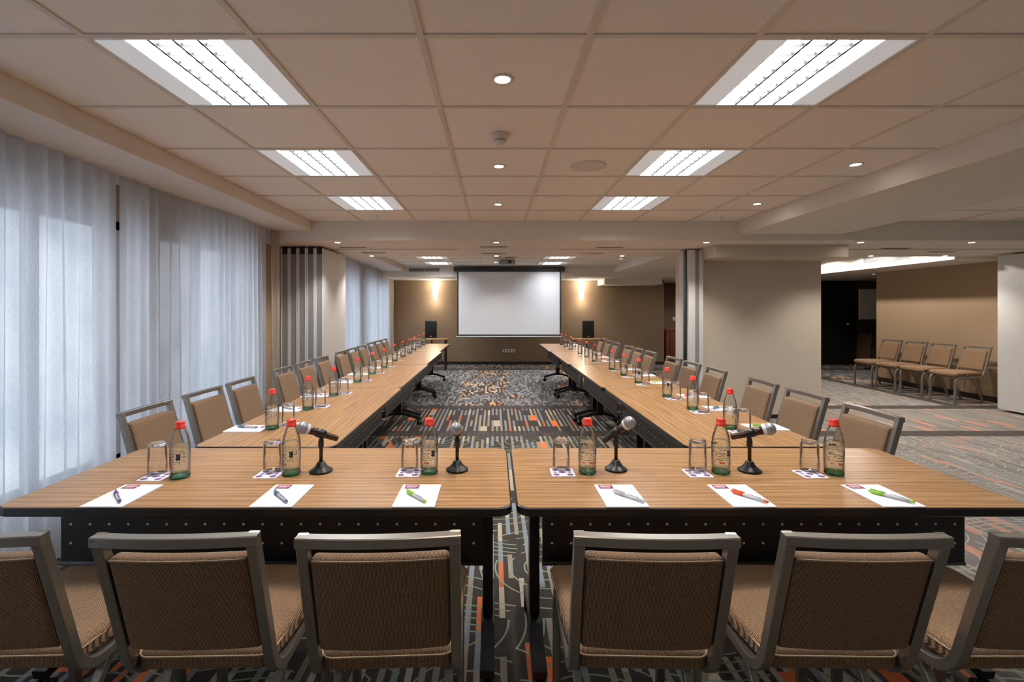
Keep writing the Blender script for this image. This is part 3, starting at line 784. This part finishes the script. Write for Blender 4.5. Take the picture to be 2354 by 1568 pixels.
# ------------------------------------------------------------------ table settings
def patch(m, r, a0, a1, z0, z1, mi=0):
    n = max(1, int(abs(a1-a0)/0.15)); vs = []
    for z in (z0, z1):
        for i in range(n+1):
            a = a0+(a1-a0)*i/n; vs.append((r*math.cos(a), r*math.sin(a), z))
    m._new(vs, [(i, i+1, n+2+i, n+1+i) for i in range(n)], mi, True)
def bottle():
    t = thing('water_bottle', 'x', 'bottle')
    prof = [(0.031, 0.0), (0.0355, 0.004), (0.0365, 0.016)]
    MB().lathe([(0.0, 0.003), (0.029, 0.0)]+prof, 24).build('green_base', M['bottlegreen'], t)
    body = [(0.0365, 0.016), (0.0365, 0.105), (0.0362, 0.122), (0.034, 0.142), (0.0295, 0.162), (0.0235, 0.180), (0.0185, 0.193), (0.0160, 0.199), (0.0150, 0.206)]
    MB().lathe(body+[(0.0, 0.206)], 28).build('body', M['bottle'], t)
    wa = [(0.0, 0.008), (0.0335, 0.008), (0.0340, 0.02), (0.0340, 0.105), (0.0335, 0.122), (0.0325, 0.134), (0.0, 0.134)]
    MB().lathe(wa, 24).build('water', M['water'], t)
    MB().lathe([(0.0, 0.225), (0.0165, 0.225), (0.0180, 0.222), (0.0180, 0.205), (0.0205, 0.203), (0.0205, 0.197), (0.0145, 0.197)], 24).build('cap', M['cap'], t)
    m = MB(); rr = random.Random(3); r = 0.0371; c = -PI/2
    patch(m, r, c-1.2, c-0.95, 0.122, 0.130, 0); patch(m, r, c-0.9, c-0.5, 0.126, 0.131, 0)
    for z in (0.112, 0.108): patch(m, r, c-1.25, c+1.25, z, z+0.0014, 2)
    for row in range(7):                         # lines of small print round the bottle
        z = 0.101-row*0.0065; a = c-1.3
        while a < c+1.3:
            w = rr.uniform(0.05, 0.2)
            if rr.random() < 0.62: patch(m, r, a, a+w, z, z+0.0028, 0 if rr.random() < 0.55 else 2)
            a += w+0.05
    patch(m, r, c+0.55, c+0.95, 0.078, 0.102, 0)
    patch(m, r, c-0.3, c-0.05, 0.052, 0.056, 1); patch(m, r, c-0.22, c+0.3, 0.047, 0.052, 1); patch(m, r, c+0.12, c+0.22, 0.052, 0.058, 1)
    patch(m, r, c-1.0, c-0.75, 0.050, 0.054, 1)
    for z in (0.040, 0.034): patch(m, r, c-0.8, c+0.6, z, z+0.0016, 2)
    patch(m, r, c-1.2, c-1.0, 0.088, 0.094, 0)
    m.build('printed_label', [M['navy'], M['redprint'], M['greyprint']], t, fix=False)
    return t
def tumbler():
    t = thing('glass_tumbler', 'x', 'glass')
    # upside-down: open rim on the coaster, thick base on top
    MB().lathe([(0.0, 0.111), (0.029, 0.111), (0.0335, 0.113), (0.0325, 0.1225), (0.026, 0.1255), (0.0, 0.1235)], 28).build('thick_base', M['thick'], t)
    MB().lathe([(0.0345, 0.001), (0.0335, 0.03), (0.0325, 0.09), (0.0318, 0.108)], 28, caps=False).build('inner_wall', M['glass'], t)
    MB().lathe([(0.0345, 0.001), (0.0362, 0.001), (0.0362, 0.03), (0.0350, 0.1105)], 28, caps=False).build('bowl', M['glass'], t)
    return t
def coaster():
    t = thing('paper_coaster', 'x', 'coaster')
    MB().prism(rrect(0.096, 0.096, 0.006, 2), 0.0, 0.0012).build('card', M['paper'], t)
    m = MB()
    for (x, y, r) in ((-0.028, 0.028, 0.013), (0.028, 0.028, 0.013), (0, 0, 0.012), (-0.028, -0.028, 0.013), (0.028, -0.028, 0.013), (-0.030, 0, 0.008), (0.030, 0, 0.008)):
        m.lathe([(0.0, 0.0016), (r, 0.0016), (r, 0.0012)], 12, c=(x, y))
    m.box(-0.018, 0.018, -0.004, 0.003, 0.0012, 0.0018)
    m.build('print', M['violet'], t); return t
def notepad():
    t = thing('notepad', 'x', 'notepad')
    MB().box(-0.073, 0.073, -0.103, 0.103, 0.0, 0.004).build('paper_block', M['paper'], t)
    l = MB().box(-0.060, -0.008, 0.060, 0.098, 0.004, 0.0045).build('logo_block', M['maroon'], t)
    m = MB(); rr = random.Random(5)
    for row, (h_) in enumerate((0.008, 0.004)):
        x = -0.054
        while x < -0.018:
            w = rr.uniform(0.003, 0.006); m.box(x, x+w, 0.080-row*0.010, 0.080-row*0.010+h_, 0.0045, 0.0048); x += w+0.0015
    m.build('logo_lettering', M['whiteprint'], l)
    return t
PENCOL = {'purple': (96, 52, 128), 'teal': (84, 126, 142), 'green': (150, 210, 60), 'white': (196, 200, 206), 'orange': (232, 92, 44)}
def pen(colname):
    t = thing('pen', 'x', 'pen')
    mt = plain('pen_'+colname, PENCOL[colname], 0.35)
    m = MB(); m.cyl((0, -0.052, 0), (0, 0.02, 0), 0.0055, 0.0058, 14); m.build('barrel', M['penwhite'], t)
    m = MB(); m.cyl((0, 0.02, 0), (0, 0.055, 0), 0.0068, 0.006, 14); m.cyl((0, 0.055, 0), (0, 0.066, 0), 0.006, 0.002, 14)
    m.box(-0.002, 0.002, 0.015, 0.06, 0.006, 0.009)
    m.build('coloured_grip', mt, t)
    m = MB(); m.cyl((0, -0.052, 0), (0, -0.066, 0), 0.0058, 0.003, 14); m.build('end_cap', mt, t)
    m = MB(); rr = random.Random(2); y = -0.04
    while y < 0.005:
        w = rr.uniform(0.002, 0.004); m.box(-0.0015, 0.0015, y, y+w, 0.0053, 0.0061); y += w+0.001
    m.build('lettering', M['navy'], t)
    return t
PB, PG, PC, PN = Proto(bottle()), Proto(tumbler()), Proto(coaster()), Proto(notepad())
PP = {c: Proto(pen(c)) for c in PENCOL}
def P2W(x, y): # table-plane point of the head table
    Y = 0.675*1099/(y-711); return ((x-1135)/1099*Y, Y)
def put_set(bx, by, brz, gx, gy, cx, cy, crz, nx, ny, nrz, pc, px, py, prz, where, grp):
    PB.put((bx, by, TH), brz, 'red-capped water bottle '+where, 'water bottles '+grp)
    PC.put((cx, cy, TH), crz, 'square violet-printed paper coaster '+where, 'coasters '+grp)
    PG.put((gx, gy, TH+0.0019), 0, 'upturned glass tumbler '+where, 'tumblers '+grp)
    PN.put((nx, ny, TH), nrz, 'white notepad with maroon logo block '+where, 'notepads '+grp)
    PP[pc].put((px, py, TH+0.0118), prz, {'purple': 'purple-ended pen', 'teal': 'blue-grey pen', 'green': 'lime green pen', 'white': 'pale white pen', 'orange': 'orange pen'}[pc]+' on the notepad '+where, 'pens '+grp)
HEAD = [(414, 1097, 362, 1085, 357, 1097, -1.337, 'purple', -1.335, 0.77, 'at the leftmost head-table place'),
        (670, 1090, 626, 1079, 618, 1091, -0.760, 'teal', -0.757, 0.75, 'at the second head-table place from the left'),
        (987, 1087, 942, 1077, 940, 1088, -0.274, 'green', -0.276, 0.71, 'at the third head-table place, left of the joint'),
        (1350, 1087, 1290, 1075, 1293, 1087, 0.457, 'white', 0.479, 0.73, 'at the fourth head-table place, right of the joint'),
        (1657, 1087, 1604, 1077, 1604, 1089, 0.890, 'orange', 0.906, 0.62, 'at the fifth head-table place'),
        (1917, 1090, 1861, 1079, 1863, 1091, 1.400, 'green', 1.41, 0.64, 'at the rightmost head-table place')]
for (bx, by, gx, gy, cx, cy, nx, pc, px, prz, where) in HEAD:
    b = P2W(bx, by); g = P2W(gx, gy+3); c_ = P2W(cx, cy)
    put_set(b[0], b[1], R.uniform(-.5, .5), g[0], g[1], c_[0], c_[1]+0.004, 0, nx, 1.728, 0, pc, px, 1.697, prz, where, 'on the head table')
LB = [2.70, 3.22, 3.74, 4.44, 4.98, 5.52, 6.22, 6.78, 7.32, 7.98, 8.52, 9.02]
RB = [2.71, 3.22, 3.69, 4.37, 4.86, 5.35, 6.18, 6.70, 7.22, 7.94, 8.48, 9.02]
cols = ['teal', 'white', 'purple', 'white', 'green', 'teal', 'orange', 'green', 'white', 'teal', 'purple', 'orange']
for i, y in enumerate(LB):
    X = lx(y)-0.118
    put_set(X, y, -PI/2+R.uniform(-.6, .6), X+0.05, y+0.095, X+0.055, y+0.10, 0.05, X-0.134, y-0.005, -PI/2, cols[i], X-0.14, y, R.uniform(0.8, 2.4),
            'at the '+ORD[i]+' window-side place from the head table', 'along the window-side tables')
for i, y in enumerate(RB):
    X = rx(y)+0.042
    put_set(X, y, PI/2+R.uniform(-.6, .6), X+0.035, y-0.085, X+0.01, y-0.09, 0.05, X+0.207, y+0.02, PI/2, cols[(i+4) % 12] if i else 'green', X+0.2, y+0.02, R.uniform(0.8, 2.4),
            'at the '+ORD[i]+' right-side place from the head table', 'along the right-side tables')

# ------------------------------------------------------------------ microphones
def mic_stand():
    t = thing('microphone_stand', 'x', 'microphone stand')
    MB().lathe([(0.045, 0.0), (0.047, 0.005), (0.044, 0.009), (0.030, 0.018), (0.020, 0.030), (0.016, 0.040), (0.012, 0.043), (0, 0.043)], 32).build('base', M['black'], t)
    MB().cyl((0, 0, 0.04), (0, 0, 0.115), 0.0075, seg=14).build('pole', M['micbody'], t)
    m = MB(); m.lathe([(0.0095, 0.100), (0.0115, 0.103), (0.0115, 0.125), (0.009, 0.135), (0.005, 0.142), (0.0, 0.145)], 16); m.build('collar', M['black'], t)
    return t
def clip_and_mic(stand, d, label):
    d = Vector(d).normalized()                         # points from tail to ball
    q = d.to_track_quat('Z', 'Y').to_matrix().to_4x4()
    c = Vector((0, 0, 0.158))
    mt = Matrix.Translation(c) @ q
    m = MB(); m.lathe([(0.0175, -0.018), (0.0185, 0.0), (0.0185, 0.02), (0.0165, 0.02), (0.0165, -0.018), (0.0175, -0.018)], 18, mt)
    m.cyl((0, 0, 0.138), (0, 0, 0.142), 0.006, seg=8)
    m.build('clip', M['black'], stand)
    t = thing('microphone', label, 'microphone', stand.location, 0, 'table microphones')
    MB().lathe([(0, -0.075), (0.010, -0.074), (0.0125, -0.068), (0.0135, -0.02), (0.0155, 0.03), (0.018, 0.05), (0, 0.05)], 20, mt).build('handle', M['micbody'], t)
    MB().lathe([(0.0, 0.049), (0.019, 0.05), (0.0225, 0.058), (0.0225, 0.063), (0.0, 0.063)], 24, mt).build('collar_ring', M['silver'], t)
    gp = [(0.021, 0.061)]+[(0.0255*math.cos(a), 0.078+0.024*math.sin(a)) for a in [(-0.6+i*(PI/2+0.6)/8) for i in range(8)]]+[(0.0, 0.102)]
    MB().lathe(gp, 24, mt).build('grille', M['grille'], t)
MICS = [(738, 1088, (-0.80, -0.45, 0.42), 'tilted to the left, between the second and third bottles'), (1051, 1085, (0.0, -0.86, 0.42), 'facing the camera just left of the joint'),
        (1416, 1084, (0.55, -0.45, 0.60), 'tilted to the right, just right of the fourth bottle'), (1723, 1087, (0.90, -0.30, 0.30), 'leaning right, right of the fifth bottle')]
proto = mic_stand(); PS = Proto(proto)
roots = []
for i, (x, y, d, lb) in enumerate(MICS):
    w = P2W(x, y-4)
    roots.append(PS.put((w[0], w[1], TH), 0, 'black desktop stand of the microphone '+lb, 'desktop microphone stands'))
for r_, (x, y, d, lb) in zip(roots, MICS): clip_and_mic(r_, d, 'silver-headed microphone '+lb)

# ------------------------------------------------------------------ far end: speakers, small tables, sideboard, door
def speaker():
    t = thing('loudspeaker', 'x', 'speaker')
    m = MB(); m.prism([(-0.14, -0.13), (0.14, -0.13), (0.10, 0.12), (-0.10, 0.12)][::-1], 0.0, 0.42); m.build('cabinet', M['black'], t)
    MB().rbox(-0.128, 0.128, -0.142, -0.13, 0.015, 0.405, 0.005).build('grille', M['caster'], t)
    MB().box(-0.025, 0.025, -0.145, -0.142, 0.045, 0.06).build('badge', M['silver'], t)
    return t
def speaker_stand(h):
    t = thing('speaker_stand', 'x', 'stand')
    MB().cyl((0, 0, 0.25), (0, 0, h), 0.016, seg=12).build('pole', M['black'], t)
    MB().cyl((0, 0, 0.42), (0, 0, 0.55), 0.026, seg=12).build('collar', M['black'], t)
    MB().box(-0.09, 0.09, -0.07, 0.07, h-0.012, h).build('top_plate', M['black'], t)
    for k_ in range(3):
        a = 2*PI*k_/3+0.5
        m = MB(); m.sweep([(0, 0, 0.46), (0.38*math.cos(a), 0.38*math.sin(a), 0.012)], 0.018, 0.012, up=(0, 0, 1), round_=True); m.build('leg', M['black'], t)
    return t
P1, P2_ = Proto(speaker()), Proto(speaker_stand(0.70))
for x, s_ in ((-1.50, 'left'), (2.26, 'right')):
    P2_.put((x, 11.55, 0), 0, 'black tripod stand under the '+s_+' loudspeaker by the brown wall', 'speaker stands')
    P1.put((x, 11.55, 0.70), 0, 'black loudspeaker below the '+s_+' wall sconce', 'loudspeakers')
def small_table():
    t = thing('side_table', 'x', 'table')
    MB().prism(rrect(0.82, 0.40, 0.02, 3), 0.69, 0.72, 0, 1, bull=0.006).build('tabletop', [M['wood'], M['wood']], t)
    for sx in (-1, 1):
        for sy in (-1, 1):
            m = MB(); m.box(sx*0.36-0.015, sx*0.36+0.015, sy*0.16-0.015, sy*0.16+0.015, 0, 0.69); m.build('leg', M['black'], t)
    return t
P = Proto(small_table())
P.put((-1.47, 11.05, 0), 0, 'narrow wooden side table before the left loudspeaker', 'small far tables')
P.put((2.2, 11.05, 0), 0, 'narrow wooden side table before the right loudspeaker', 'small far tables')
t = thing('sideboard', 'cherry wood sideboard with panelled door in the far recess', 'sideboard', (5.15, 13.0, 0))
MB().box(-0.55, 0.75, -0.25, 0.25, 0.0, 0.84).build('carcass', M['cherry'], t)
MB().box(-0.58, 0.78, -0.28, 0.26, 0.84, 0.88).build('top', M['cherry'], t)
for a in (-0.45, 0.05):
    d_ = MB().box(a, a+0.45, -0.265, -0.25, 0.08, 0.78).build('door', M['cherry'], t)
    MB().box(a+0.07, a+0.38, -0.272, -0.265, 0.15, 0.71).build('door_panel', M['cherry'], d_)
d = struct(MB().box(8.22, 9.08, 11.99, 12.045, 0, 2.09).build('door_1', M['blackdoor']))
MB().cyl((8.86, 11.985, 1.02), (8.86, 11.93, 1.02), 0.022, seg=14).build('door_handle', M['silver'], d)
t = thing('brown_cabinet', 'low brown cabinet beside the black door', 'cabinet', (9.5, 11.75, 0))
MB().box(-0.4, 0.4, -0.2, 0.2, 0.0, 0.80).build('carcass', M['brownlam'], t)
MB().box(-0.42, 0.42, -0.22, 0.2, 0.80, 0.825).build('top', M['black'], t)
t = thing('panel_stand', 'grey sheet panel on a thin black pole beside the black door', 'stand', (8.78, 11.1, 0))
MB().box(-0.30, 0.22, -0.01, 0.01, 1.16, 1.86).build('panel', M['greycloth'], t)
MB().cyl((0, 0.02, 0.03), (0, 0.02, 1.2), 0.014, seg=10).build('pole', M['black'], t)
MB().lathe([(0.17, 0), (0.17, 0.012), (0.03, 0.035), (0.0, 0.035)], 20).build('base', M['black'], t)

# the two head tables are a touch longer
for o_ in (bpy.data.objects['conference_table'], bpy.data.objects['conference_table.001']): o_.scale = (1.012, 1, 1)

# ------------------------------------------------------------------ light
w = bpy.data.worlds.new('World'); bpy.context.scene.world = w; w.use_nodes = True
bg = w.node_tree.nodes['Background']; bg.inputs[0].default_value = (0.95, 0.93, 0.92, 1); bg.inputs[1].default_value = 0.07

# ------------------------------------------------------------------ camera
cd = bpy.data.cameras.new('camera'); cam = bpy.data.objects.new('camera', cd); C.objects.link(cam)
cam.location = (0, 0, CAMH); cam.rotation_euler = (PI/2, 0, 0)
cd.sensor_width = 36; cd.lens = 36*1099/2354; cd.shift_x = 42/2354; cd.shift_y = -73/2354
cd.clip_start = 0.02
sc = bpy.context.scene; sc.camera = cam
sc.view_settings.view_transform = 'Standard'; sc.view_settings.look = 'None'; sc.view_settings.exposure = 0.5; sc.view_settings.gamma = 1.07
sc.cycles.max_bounces = 8; sc.cycles.diffuse_bounces = 5; sc.cycles.transparent_max_bounces = 24
sc.cycles.sample_clamp_indirect = 6; sc.cycles.caustics_reflective = False; sc.cycles.caustics_refractive = False
